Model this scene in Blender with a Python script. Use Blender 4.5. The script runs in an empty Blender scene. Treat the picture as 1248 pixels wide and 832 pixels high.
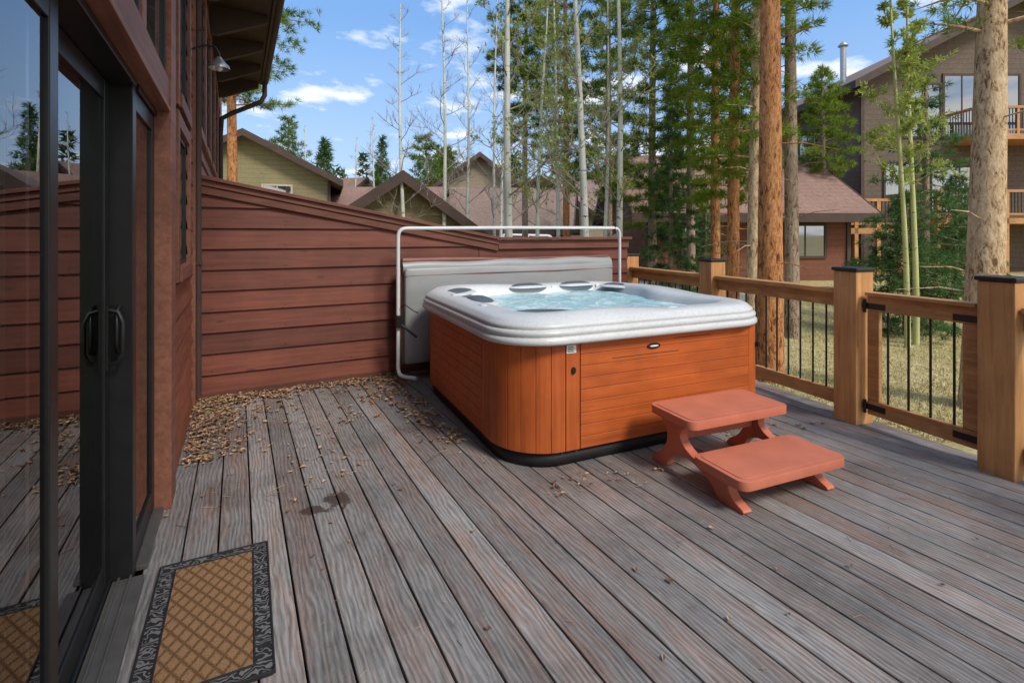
import bpy, math, random
import numpy as np
from mathutils import Vector, Matrix
random.seed(7); rng=np.random.default_rng(7)
sc=bpy.context.scene
R=math.radians
# ------------------------------------------------------------------ helpers
YAW=R(28.3)
def site(depth, side):
    return (.4741*depth+.8805*side, .8805*depth-.4741*side)
def gz(x,y):
    r=math.hypot(x,y)
    return -.42+.016*max(0,min(r,90)-9)

class MB:
    def __init__(s): s.v=[];s.f=[];s.m=[];s.s=[]
    def add(s,vs,fs,mi=0,sm=False):
        o=len(s.v); s.v+= [tuple(p) for p in vs]
        for f in fs: s.f.append(tuple(i+o for i in f)); s.m.append(mi); s.s.append(sm)
    def box(s,x0,x1,y0,y1,z0,z1,mi=0):
        s.add([(x0,y0,z0),(x1,y0,z0),(x1,y1,z0),(x0,y1,z0),(x0,y0,z1),(x1,y0,z1),(x1,y1,z1),(x0,y1,z1)],
              [(0,3,2,1),(4,5,6,7),(0,1,5,4),(1,2,6,5),(2,3,7,6),(3,0,4,7)],mi)
    def prism(s,pts,ax,a0,a1,mi=0,sm=False):
        n=len(pts)
        def P(p,a):
            if ax=='x': return (a,p[0],p[1])
            if ax=='y': return (p[0],a,p[1])
            return (p[0],p[1],a)
        vs=[P(p,a0) for p in pts]+[P(p,a1) for p in pts]
        s.add(vs,[tuple(range(n))[::-1],tuple(range(n,2*n))],mi,False)
        o=len(s.v)-2*n
        for i in range(n):
            j=(i+1)%n
            s.f.append((o+i,o+j,o+n+j,o+n+i)); s.m.append(mi); s.s.append(sm)
    def tube(s,path,rad,n=8,mi=0):
        path=[Vector(p) for p in path]
        if not isinstance(rad,(list,tuple)): rad=[rad]*len(path)
        vs=[];fs=[]
        up=None
        for i,p in enumerate(path):
            if i==0: t=path[1]-p
            elif i==len(path)-1: t=p-path[i-1]
            else: t=path[i+1]-path[i-1]
            t.normalize()
            if up is None:
                up=Vector((1,0,0)) if abs(t.x)<.7 else Vector((0,1,0))
            a=t.cross(up).normalized(); b=t.cross(a).normalized()
            for k in range(n):
                th=2*math.pi*k/n
                vs.append(p+(a*math.cos(th)+b*math.sin(th))*rad[i])
        for i in range(len(path)-1):
            for k in range(n):
                k2=(k+1)%n
                fs.append((i*n+k,i*n+k2,(i+1)*n+k2,(i+1)*n+k))
        s.add(vs,fs,mi,True)
        s.add([vs[k] for k in range(n)],[tuple(range(n))],mi)
        L=(len(path)-1)*n
        s.add([vs[L+k] for k in range(n)],[tuple(range(n))],mi)
    def obj(s,name,mats,parent=None,bevel=0,loc=None,rot=None,seg=2,recalc=True):
        me=bpy.data.meshes.new(name)
        me.from_pydata(s.v,[],s.f)
        if not isinstance(mats,(list,tuple)): mats=[mats]
        for m in mats: me.materials.append(m)
        me.polygons.foreach_set('material_index',s.m)
        me.polygons.foreach_set('use_smooth',s.s)
        me.update()
        if recalc and len(s.f)<60000:
            import bmesh
            bm=bmesh.new(); bm.from_mesh(me); bmesh.ops.recalc_face_normals(bm,faces=bm.faces); bm.to_mesh(me); bm.free()
        ob=bpy.data.objects.new(name,me); sc.collection.objects.link(ob)
        if parent: ob.parent=parent
        if loc: ob.location=loc
        if rot: ob.rotation_euler=rot
        if bevel:
            b=ob.modifiers.new('b','BEVEL'); b.width=bevel; b.segments=seg; b.limit_method='ANGLE'; b.angle_limit=R(35)
        return ob
def empty(name,loc=(0,0,0),rz=0):
    e=bpy.data.objects.new(name,None); sc.collection.objects.link(e); e.location=loc; e.rotation_euler=(0,0,rz); e.empty_display_size=.2
    return e
def tri_obj(name,V,mat,parent=None,loc=None):
    """V: (N,3,3) triangles"""
    n=len(V); me=bpy.data.meshes.new(name)
    me.vertices.add(n*3); me.vertices.foreach_set('co',V.reshape(-1).astype(np.float32))
    me.loops.add(n*3); me.loops.foreach_set('vertex_index',np.arange(n*3,dtype=np.int32))
    me.polygons.add(n); me.polygons.foreach_set('loop_start',np.arange(0,n*3,3,dtype=np.int32))
    me.polygons.foreach_set('loop_total',np.full(n,3,dtype=np.int32))
    me.materials.append(mat); me.update(calc_edges=True); me.validate()
    ob=bpy.data.objects.new(name,me); sc.collection.objects.link(ob)
    if parent: ob.parent=parent
    if loc: ob.location=loc
    return ob

# ------------------------------------------------------------------ materials
class N:
    def __init__(s,name):
        s.mat=bpy.data.materials.new(name); s.mat.use_nodes=True
        s.t=s.mat.node_tree; s.n=s.t.nodes; s.l=s.t.links
        s.b=s.n['Principled BSDF']; s.out=s.n['Material Output']
    def new(s,ty,**k):
        x=s.n.new(ty)
        for a,v in k.items():
            setattr(x,a,v)
        return x
    def link(s,a,b): s.l.new(a,b)
    def coord(s,scale=(1,1,1),rot=(0,0,0),which='Object'):
        tc=s.new('ShaderNodeTexCoord'); mp=s.new('ShaderNodeMapping')
        mp.inputs['Scale'].default_value=scale; mp.inputs['Rotation'].default_value=rot
        s.link(tc.outputs[which],mp.inputs['Vector']); return mp.outputs[0]
    def noise(s,vec,scale=5,detail=6,rough=.6,dist=0):
        x=s.new('ShaderNodeTexNoise'); x.inputs['Scale'].default_value=scale; x.inputs['Detail'].default_value=detail
        x.inputs['Roughness'].default_value=rough; x.inputs['Distortion'].default_value=dist
        s.link(vec,x.inputs['Vector']); return x.outputs['Fac']
    def ramp(s,fac,stops):
        x=s.new('ShaderNodeValToRGB'); e=x.color_ramp.elements
        while len(e)<len(stops): e.new(.5)
        for i,(p,c) in enumerate(stops):
            e[i].position=p; e[i].color=(*c,1) if len(c)==3 else c
        s.link(fac,x.inputs[0]); return x.outputs[0]
    def mix(s,fac,a,b,mode='MIX'):
        x=s.new('ShaderNodeMix',data_type='RGBA',blend_type=mode)
        for sock,v in ((x.inputs[0],fac),(x.inputs[6],a),(x.inputs[7],b)):
            if isinstance(v,(int,float)): sock.default_value=v
            elif isinstance(v,tuple): sock.default_value=(*v,1)
            else: s.link(v,sock)
        return x.outputs[2]
    def math(s,op,a,b=0,c=0,clamp=False):
        x=s.new('ShaderNodeMath',operation=op,use_clamp=clamp)
        for i,v in enumerate((a,b,c)):
            if isinstance(v,(int,float)): x.inputs[i].default_value=v
            else: s.link(v,x.inputs[i])
        return x.outputs[0]
    def bump(s,h,strength=.3,dist=.01):
        x=s.new('ShaderNodeBump'); x.inputs['Strength'].default_value=strength; x.inputs['Distance'].default_value=dist
        s.link(h,x.inputs['Height']); s.link(x.outputs[0],s.b.inputs['Normal'])
    def island(s):
        return s.new('ShaderNodeNewGeometry').outputs['Random Per Island']
    def sep(s,vec):
        x=s.new('ShaderNodeSeparateXYZ'); s.link(vec,x.inputs[0]); return x.outputs
    def fin(s,col=None,rough=.6,metal=0,spec=.5):
        if col is not None:
            if isinstance(col,tuple): s.b.inputs['Base Color'].default_value=(*col,1)
            else: s.link(col,s.b.inputs['Base Color'])
        if isinstance(rough,(int,float)): s.b.inputs['Roughness'].default_value=rough
        else: s.link(rough,s.b.inputs['Roughness'])
        s.b.inputs['Metallic'].default_value=metal
        s.b.inputs['Specular IOR Level'].default_value=spec
        return s.mat
def sc3(c,k): return tuple(min(1,x*k) for x in c)
def mat(name,base,rough=.6,var=.18,scale=6,stretch=(1,1,1),bump=.15,bscale=None,bdist=.005,metal=0,isl=0,col2=None,spec=.4):
    m=N(name); v=m.coord(stretch)
    f=m.noise(v,scale,4)
    c=m.ramp(f,[(.3,sc3(base,1-var)),(.7,col2 or sc3(base,1+var))])
    if isl:
        k=m.math('MULTIPLY_ADD',m.island(),2*isl,1-isl)
        c=m.mix(1.0,c,k,'MULTIPLY')
    if bump: m.bump(m.noise(v,bscale or scale*4,3),bump,bdist)
    return m.fin(c,rough,metal,spec)

def deck_mat():
    m=N('weathered_deck'); isl=m.island()
    tc=m.new('ShaderNodeTexCoord'); 
    add=m.new('ShaderNodeVectorMath',operation='ADD'); cmb=m.new('ShaderNodeCombineXYZ')
    m.link(m.math('MULTIPLY',isl,13.0),cmb.inputs[1]); m.link(m.math('MULTIPLY',isl,5.0),cmb.inputs[2])
    m.link(tc.outputs['Object'],add.inputs[0]); m.link(cmb.outputs[0],add.inputs[1])
    def mp(s):
        x=m.new('ShaderNodeMapping'); x.inputs['Scale'].default_value=s; m.link(add.outputs[0],x.inputs['Vector']); return x.outputs[0]
    w=m.new('ShaderNodeTexWave',bands_direction='X'); w.inputs['Scale'].default_value=15; w.inputs['Distortion'].default_value=13
    w.inputs['Detail'].default_value=3; w.inputs['Detail Scale'].default_value=.7
    m.link(mp((1,.22,1)),w.inputs['Vector'])
    fine=m.noise(mp((150,9,60)),1,5,.72)
    grain=m.math('ADD',m.math('MULTIPLY',w.outputs['Fac'],.22),m.math('MULTIPLY',fine,.83))
    grey=m.ramp(grain,[(.25,(.085,.080,.078)),(.5,(.19,.18,.175)),(.82,(.33,.32,.31))])
    red=m.ramp(grain,[(.25,(.095,.058,.045)),(.5,(.215,.145,.118)),(.82,(.35,.265,.225))])
    patch=m.noise(mp((5,.8,1)),1.6,6,.72)
    pf=m.ramp(patch,[(.44,(0,0,0)),(.62,(1,1,1))])
    bias=m.ramp(isl,[(0,(.35,.35,.35)),(.5,(.7,.7,.7)),(1,(1,1,1))])
    c=m.mix(m.mix(1.0,pf,bias,'MULTIPLY'),grey,red)
    big=m.noise(m.coord((1,1,1)),1.3,7,.68)
    c=m.mix(1.0,c,m.ramp(big,[(.32,(.62,.60,.59)),(.5,(1,1,1)),(.72,(1.22,1.22,1.22))]),'MULTIPLY')
    i2=m.math('FRACT',m.math('MULTIPLY',isl,7.31))
    c=m.mix(1.0,c,m.math('MULTIPLY_ADD',i2,.40,.80),'MULTIPLY')
    sp=m.noise(m.coord((1,1,1)),34,5,.8)
    c=m.mix(m.math('MULTIPLY',m.ramp(sp,[(.60,(0,0,0)),(.70,(1,1,1))]),.4),c,(.42,.38,.34))
    sp2=m.noise(m.coord((1,.6,1)),9,5,.75)
    c=m.mix(m.math('MULTIPLY',m.ramp(sp2,[(.60,(0,0,0)),(.74,(1,1,1))]),.55),c,(.07,.055,.048))
    def spot(x,y,rx,ry,c):
        vm=m.new('ShaderNodeMapping'); vm.inputs['Location'].default_value=(-x/rx,-y/ry,0); vm.inputs['Scale'].default_value=(1/rx,1/ry,0)
        m.link(tc.outputs['Object'],vm.inputs['Vector'])
        ln=m.new('ShaderNodeVectorMath',operation='LENGTH'); m.link(vm.outputs[0],ln.inputs[0])
        n2=m.noise(m.coord((1,1,1)),14,4)
        q=m.math('ADD',ln.outputs['Value'],m.math('MULTIPLY_ADD',n2,2.2,-1.1))
        f=m.ramp(q,[(.62,(1,1,1)),(.85,(0,0,0))])
        return m.mix(m.math('MULTIPLY',f,.85),c,(.045,.027,.02))
    c=spot(.36,2.86,.085,.065,c); c=spot(.48,2.93,.085,.11,c)
    m.bump(grain,.34,.003)
    return m.fin(c,m.ramp(patch,[(.3,(.45,.45,.45)),(.7,(.68,.68,.68))]),0,.35)

def plank_mat(name,dark,light,along='x',isl=.18,rough=.6,knots=True):
    m=N(name)
    st={'x':(1.2,22,22),'y':(22,1.2,22),'z':(22,22,1.2)}[along]
    v=m.coord(st); f=m.noise(v,1.4,6,.6,.6); f2=m.noise(m.coord((1,1,1)),2.3,5)
    c=m.ramp(f,[(.3,dark),(.7,light)])
    c=m.mix(1.0,c,m.ramp(f2,[(.3,(.78,.77,.77)),(.7,(1.18,1.18,1.18))]),'MULTIPLY')
    c=m.mix(1.0,c,m.math('MULTIPLY_ADD',m.island(),2*isl,1-isl),'MULTIPLY')
    if knots:
        vo=m.new('ShaderNodeTexVoronoi'); vo.inputs['Scale'].default_value=1
        st2={'x':(2,7,7),'y':(7,2,7),'z':(7,7,2)}[along]
        m.link(m.coord(st2),vo.inputs['Vector'])
        k=m.ramp(vo.outputs['Distance'],[(.04,(1,1,1)),(.11,(0,0,0))])
        c=m.mix(m.math('MULTIPLY',k,.6),c,sc3(dark,.35))
    m.bump(f,.3,.004)
    return m.fin(c,rough,0,.4)

def foliage(name,dark,light,trans=.35):
    m=N(name); f=m.noise(m.coord(),1.5,2); isl=m.island()
    q=m.math('ADD',m.math('MULTIPLY',f,.9),m.math('MULTIPLY',isl,.35))
    c=m.ramp(q,[(.35,dark),(.85,light)])
    d=m.new('ShaderNodeBsdfDiffuse'); t=m.new('ShaderNodeBsdfTranslucent'); mx=m.new('ShaderNodeMixShader'); mx.inputs[0].default_value=trans
    m.link(c,d.inputs[0]); m.link(c,t.inputs[0]); m.link(d.outputs[0],mx.inputs[1]); m.link(t.outputs[0],mx.inputs[2]); m.link(mx.outputs[0],m.out.inputs[0])
    return m.mat
def bark(name,dark,mid,light,sc_=1):
    m=N(name)
    v=m.coord((1,1,.34)); f1=m.noise(v,24*sc_,7,.75,.7); f2=m.noise(v,5*sc_,3,.6); f3=m.noise(m.coord((1,1,.7)),55*sc_,3,.7)
    f=m.math('ADD',m.math('MULTIPLY',f1,.66),m.math('ADD',m.math('MULTIPLY',f2,.20),m.math('MULTIPLY',f3,.14)))
    c=m.ramp(f,[(.42,dark),(.475,mid),(.60,light)]); m.bump(f,1.0,.035)
    return m.fin(c,.85,0,.2)
def aspen_mat(name,base,dk=(.05,.045,.04)):
    m=N(name); f=m.noise(m.coord((5,5,16)),1,5,.7); g=m.noise(m.coord((3,3,1)),1.5,4)
    c=m.mix(m.ramp(f,[(.60,(0,0,0)),(.68,(1,1,1))]),m.ramp(g,[(.3,sc3(base,.72)),(.7,sc3(base,1.1))]),dk)
    return m.fin(c,.7,0,.3)
def course_mat(name,base,per,lines=.5,var=.25,rough=.85,nz=8):
    m=N(name); tc=m.coord((1,1,1)); z=m.sep(tc)[2]
    fr=m.math('FRACT',m.math('MULTIPLY',z,1/per))
    ln=m.ramp(fr,[(0,(1-lines,)*3),(.14,(1,1,1)),(1,(.93,.93,.93))])
    f=m.noise(m.coord((1,1,1)),nz,5,.7); f2=m.noise(m.coord((1,1,1)),.5,3)
    c=m.ramp(f,[(.3,sc3(base,1-var)),(.7,sc3(base,1+var))]); c=m.mix(1.0,c,ln,'MULTIPLY')
    c=m.mix(1.0,c,m.ramp(f2,[(.3,(.85,.85,.85)),(.7,(1.12,1.12,1.12))]),'MULTIPLY')
    m.bump(fr,.5,.02)
    return m.fin(c,rough,0,.2)
def glass_mat(name,ior=2.8,tint=(.85,.9,.9)):
    m=N(name); tr=m.new('ShaderNodeBsdfTransparent'); tr.inputs[0].default_value=(*tint,1)
    gl=m.new('ShaderNodeBsdfGlossy'); gl.inputs['Roughness'].default_value=.004; gl.inputs[0].default_value=(.97,.98,1,1)
    fr=m.new('ShaderNodeFresnel'); fr.inputs[0].default_value=ior
    nb=m.noise(m.coord(),1.1,2); bp=m.new('ShaderNodeBump'); bp.inputs['Strength'].default_value=.05; bp.inputs['Distance'].default_value=.01
    m.link(nb,bp.inputs['Height']); m.link(bp.outputs[0],gl.inputs['Normal'])
    mx=m.new('ShaderNodeMixShader'); m.link(fr.outputs[0],mx.inputs[0]); m.link(tr.outputs[0],mx.inputs[1]); m.link(gl.outputs[0],mx.inputs[2]); m.link(mx.outputs[0],m.out.inputs[0])
    return m.mat

M_deck=deck_mat()
M_fence=plank_mat('stained_fence_boards',(.100,.027,.015),(.175,.050,.029),'x',.22)
M_sid=plank_mat('stained_house_siding',(.16,.046,.025),(.30,.092,.050),'y')
M_trim=plank_mat('brown_trim',(.15,.055,.033),(.25,.10,.06),'y',knots=False)
M_capf=plank_mat('fence_cap_board',(.11,.038,.024),(.19,.068,.043),'x',knots=False)
M_capw=plank_mat('dark_cap_board',(.065,.024,.017),(.13,.05,.034),'x',knots=False)
M_soff=mat('soffit_brown',(.06,.033,.025),.7,.2,4)
M_black=mat('black_frame',(.012,.012,.013),.35,.2,10,bump=.03)
M_glass=glass_mat('door_glass')
M_win=mat('window_glass',(.03,.037,.042),.03,.3,1,bump=.02,spec=1.0)
M_win.node_tree.nodes['Principled BSDF'].inputs['IOR'].default_value=2.4
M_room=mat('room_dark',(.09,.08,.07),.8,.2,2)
M_rail=plank_mat('cedar_railing',(.34,.155,.050),(.56,.295,.115),'y',.12)
M_railp=plank_mat('cedar_posts',(.34,.155,.050),(.56,.295,.115),'z',.12)
M_metalb=mat('black_metal',(.012,.012,.012),.4,.1,20,bump=.05)
M_tubw=plank_mat('cabinet_panel_h',(.37,.074,.014),(.52,.118,.022),'x',.07,.5,knots=False)
M_tubv=plank_mat('cabinet_panel_v',(.37,.074,.014),(.52,.118,.022),'z',.07,.5,knots=False)
def shell_mat():
    m=N('acrylic_shell'); f=m.noise(m.coord(),55,1,.5); g=m.noise(m.coord(),2.5,3)
    c=m.ramp(f,[(.35,(.53,.55,.56)),(.65,(.585,.60,.605))])
    c=m.mix(1.0,c,m.ramp(g,[(.3,(.95,.95,.95)),(.7,(1.03,1.03,1.03))]),'MULTIPLY')
    return m.fin(c,.30,0,.4)
M_shell=shell_mat()
def water_mat():
    m=N('bubbling_water'); f=m.noise(m.coord(),11,5,.65,1.2); g=m.noise(m.coord(),2.0,4,.6)
    c=m.ramp(m.math('ADD',m.math('MULTIPLY',f,.6),m.math('MULTIPLY',g,.4)),[(.36,(.22,.44,.50)),(.50,(.40,.66,.72)),(.62,(.78,.89,.91))])
    m.bump(f,.6,.015)
    return m.fin(c,.12,0,.5)
M_water=water_mat()
M_pil=mat('grey_pillow',(.085,.10,.115),.4,.15,12,bump=.1)
M_grey=mat('grey_powdercoat',(.58,.59,.59),.35,.05,12,bump=.03)
M_cover=mat('grey_vinyl_cover',(.27,.275,.275),.36,.10,1.6,(1,1,3),bump=.12,bscale=2.2,bdist=.03)
M_coverb=mat('brown_vinyl',(.22,.085,.06),.5,.15,6)
M_step=mat('terracotta_plastic',(.49,.150,.088),.45,.12,5,bump=.3,bscale=130,bdist=.002)
M_rub=mat('black_rubber',(.014,.014,.015),.6,.2,12)
M_white=mat('white_label',(.75,.75,.73),.5,.03,10,bump=0)
def leaf_mat():
    m=N('dry_leaves'); c=m.ramp(m.island(),[(0,(.08,.04,.02)),(.25,(.22,.115,.06)),(.5,(.36,.22,.13)),(.8,(.50,.36,.23)),(1,(.18,.08,.05))])
    return m.fin(c,.7,0,.3)
M_leaf=leaf_mat()
M_pineL=foliage('pine_needles',(.06,.115,.014),(.30,.40,.055))
M_pineD=foliage('pine_needles_dark',(.045,.09,.018),(.20,.29,.055))
M_spruce=foliage('spruce_needles',(.03,.08,.028),(.15,.26,.085))
M_far=foliage('distant_conifers',(.03,.06,.022),(.11,.165,.055))
M_bud=foliage('aspen_buds',(.24,.30,.06),(.44,.50,.14))
M_barkO=bark('pine_bark_orange',(.10,.038,.018),(.42,.17,.062),(.62,.33,.14))
M_barkT=bark('pine_bark_tan',(.16,.09,.045),(.50,.34,.19),(.74,.58,.38))
M_barkG=bark('pine_bark_grey',(.08,.055,.04),(.30,.22,.15),(.48,.38,.28))
M_aspen=aspen_mat('aspen_bark',(.62,.64,.56))
M_aspenY=aspen_mat('aspen_bark_green',(.50,.51,.22))
M_twig=mat('twigs',(.30,.26,.21),.8,.3,4)
def lawn():
    m=N('dry_lawn'); v=m.coord(); f=m.noise(v,7,7,.75); g=m.noise(v,.35,4); 
    c=m.ramp(f,[(.3,(.24,.19,.085)),(.5,(.42,.345,.165)),(.7,(.56,.48,.28))])
    c=m.mix(m.ramp(g,[(.50,(0,0,0)),(.75,(1,1,1))]),c,m.ramp(f,[(.3,(.18,.18,.055)),(.7,(.34,.32,.12))]))
    m.bump(f,.8,.04); return m.fin(c,.95,0,.1)
M_lawn=lawn()
M_road=mat('asphalt',(.20,.20,.20),.9,.2,6)
M_roofB=course_mat('shingles_brown',(.25,.175,.14),.16,.3)
M_roofR=course_mat('shingles_reddish',(.27,.165,.13),.16,.3)
M_sidO=course_mat('olive_siding',(.27,.235,.13),.22,.4,.12)
M_sidT=course_mat('tan_siding',(.30,.25,.18),.22,.4,.12)
M_sidR=course_mat('red_siding',(.20,.085,.055),.22,.4,.12)
M_sidG=course_mat('grey_brown_siding',(.16,.125,.10),.22,.4,.2)
M_fas=mat('dark_fascia',(.07,.045,.035),.7,.2,3)
M_fasL=mat('light_trim',(.45,.40,.32),.7,.1,3)
M_galv=mat('galvanized_metal',(.4,.41,.42),.35,.15,8,metal=.7)

# ------------------------------------------------------------------ terrain
def terrain():
    rs=[0,3,6,9,14,20,30,45,70,90,150,300,600,1200,2500]; n=72
    vs=[(0,0,-.42)];fs=[]
    for r in rs[1:]:
        for k in range(n):
            a=2*math.pi*k/n; x=r*math.cos(a); y=r*math.sin(a); vs.append((x,y,gz(x,y)))
    for k in range(n): fs.append((0,1+k,1+(k+1)%n))
    for i in range(len(rs)-2):
        for k in range(n):
            a=1+i*n+k; b=1+i*n+(k+1)%n; fs.append((a,a+n,b+n,b))
    mb=MB(); mb.add(vs,fs,0,True); mb.obj('ground',M_lawn)
terrain()
def hills():
    m=N('forested_hill'); f=m.noise(m.coord((1,1,2)),.06,8,.8)
    c=m.ramp(f,[(.3,(.05,.085,.045)),(.6,(.13,.18,.085)),(.8,(.2,.22,.14))]); m.bump(f,1,6); M=m.fin(c,1,0,0)
    vs=[];fs=[];n=160;K=14
    for k in range(n):
        a=2*math.pi*k/n
        top=26+18*math.sin(a*2+1.1)+10*math.sin(a*5+.4)+4*math.sin(a*13)
        top+=58*math.exp(-((a-R(22))/.28)**2)
        for j in range(K):
            t=j/(K-1); r=330+t*420
            h=top*(math.sin(min(1,t*1.25)*math.pi/2))*(1+.06*math.sin(k*1.7+j))
            vs.append((r*math.cos(a),r*math.sin(a),.6+h*(1 if j else -.1)))
    for k in range(n):
        k2=(k+1)%n
        for j in range(K-1): fs.append((k*K+j,k*K+j+1,k2*K+j+1,k2*K+j))
    mb=MB(); mb.add(vs,fs,0,True); mb.obj('hills',M)
hills()
def strip(name,mat_,pts,w,lift):
    mb=MB(); L=[]
    for i,(x,y) in enumerate(pts):
        a=pts[max(0,i-1)]; b=pts[min(len(pts)-1,i+1)]; t=Vector((b[0]-a[0],b[1]-a[1])).normalized()
        nx,ny=-t.y,t.x
        L.append((x+nx*w/2,y+ny*w/2,gz(x,y)+lift)); L.append((x-nx*w/2,y-ny*w/2,gz(x,y)+lift))
    mb.add(L,[(2*i,2*i+1,2*i+3,2*i+2) for i in range(len(pts)-1)],0,True); return mb.obj(name,mat_)
strip('road',M_road,[site(31+.0*s,s) for s in range(-40,60,3)],6,.05)
strip('driveway',M_road,[site(d,4.4+.06*d) for d in (12,14,16,19,22,25,27.6)],3.0,.03)

# ------------------------------------------------------------------ deck
def deck():
    root=empty('deck')
    mb=MB(); pitch=.1415; gap=.008
    ff=lambda x:1.31+(x-4.27)/.1516
    x=-.36
    while x<4.8:
        x1=x+pitch-gap
        a0=max(-2.5,ff(x)); a1=max(-2.5,ff(x1)); dz=random.uniform(-.0012,.0012)
        mb.prism([(x,a0),(x1,a1),(x1,5.285),(x,5.285)],'z',-.028+dz,dz)
        x+=pitch
    mb.obj('deck_boards',M_deck,root,bevel=.003,seg=2)
    f=MB()
    f.prism([(4.275,1.31),(4.305,1.31),(4.93,5.45),(4.90,5.45)],'z',-.30,-.035)
    f.prism([(3.70,-2.5),(3.73,-2.5),(4.305,1.30),(4.275,1.30)],'z',-.30,-.035)
    for y in np.arange(-2.3,5.3,.42): f.box(-.3,3.7+.1516*(y+2.5)-.03,y,y+.04,-.25,-.031)
    f.obj('deck_frame',M_capw,root)
deck()

# ------------------------------------------------------------------ fence
def fence():
    root=empty('wood_fence')
    top=lambda x: 1.96-.187*(x+.36) if x<2.65 else 1.397
    mb=MB(); ex=.187; z=.02; Y=5.30
    xa=lambda zz: 4.60 if zz<=1.397 else -.36+(1.96-zz)/.187
    while z<1.95:
        z1=z+ex+.0
        for seg in range(2):
            s0=-.345 if seg==0 else 2.42
            e0=min(2.415,xa(z)) if seg==0 else xa(z); e1=min(2.415,xa(z1)) if seg==0 else xa(z1)
            if seg==1 and (e0<2.45): continue
            if e1<=s0:
                if e0<=s0: continue
                zz=min(z1,top(s0)); e1=s0+.001
            else: zz=z1
            if seg==1 and z<1.397<z1: zz=1.395; e1=e0
            ft,fb=.006,.030
            vs=[(s0,Y-fb,z),(e0,Y-fb,z),(e1,Y-ft,zz),(s0,Y-ft,zz),(s0,Y+.02,z),(e0,Y+.02,z),(e1,Y+.02,zz),(s0,Y+.02,zz)]
            mb.add(vs,[(0,1,2,3),(4,7,6,5),(0,4,5,1),(1,5,6,2),(2,6,7,3),(3,7,4,0)])
        z+=ex
    mb.obj('boards',M_fence,root,bevel=.002,seg=1)
    nb=MB()
    for zz in np.arange(.05,1.9,.187):
        for xx in (-.2,.4,1.0,1.6,2.2,2.8,3.4):
            if zz<top(xx)-.12: nb.prism([(xx+.004*math.cos(a),zz+.004*math.sin(a)) for a in np.linspace(0,6.28,7)[:-1]],'y',Y-.032,Y-.02)
    nb.obj('nail_heads',M_metalb,root)
    c=MB()
    def slopebox(x0,x1,dz0,dz1,y0,y1,mi=0):
        z0,z1=top(x0),top(x1)
        c.add([(x0,y0,z0+dz0),(x1,y0,z1+dz0),(x1,y1,z1+dz0),(x0,y1,z0+dz0),(x0,y0,z0+dz1),(x1,y0,z1+dz1),(x1,y1,z1+dz1),(x0,y1,z0+dz1)],
              [(0,3,2,1),(4,5,6,7),(0,1,5,4),(1,2,6,5),(2,3,7,6),(3,0,4,7)],mi)
    slopebox(-.345,2.649,-.125,-.055,Y-.048,Y-.006); slopebox(2.652,4.60,-.105,.0,Y-.05,Y-.008)
    slopebox(-.345,2.649,-.052,.0,Y-.062,Y-.006)
    slopebox(-.345,2.649,.002,.035,Y-.09,Y+.07); slopebox(2.652,4.62,.002,.035,Y-.092,Y+.072)
    c.obj('cap_rail',M_capf,root,bevel=.004)
    p=MB()
    for x in (-.3,1.1,2.6,4.5): p.box(x-.045,x+.045,Y+.022,Y+.11,-.42,top(x)-.01)
    p.obj('back_posts',M_capw,root)
    b=MB(); b.box(-.345,4.6,5.258,5.285,.004,.05); b.obj('base_strip',M_capw,root)
fence()

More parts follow.
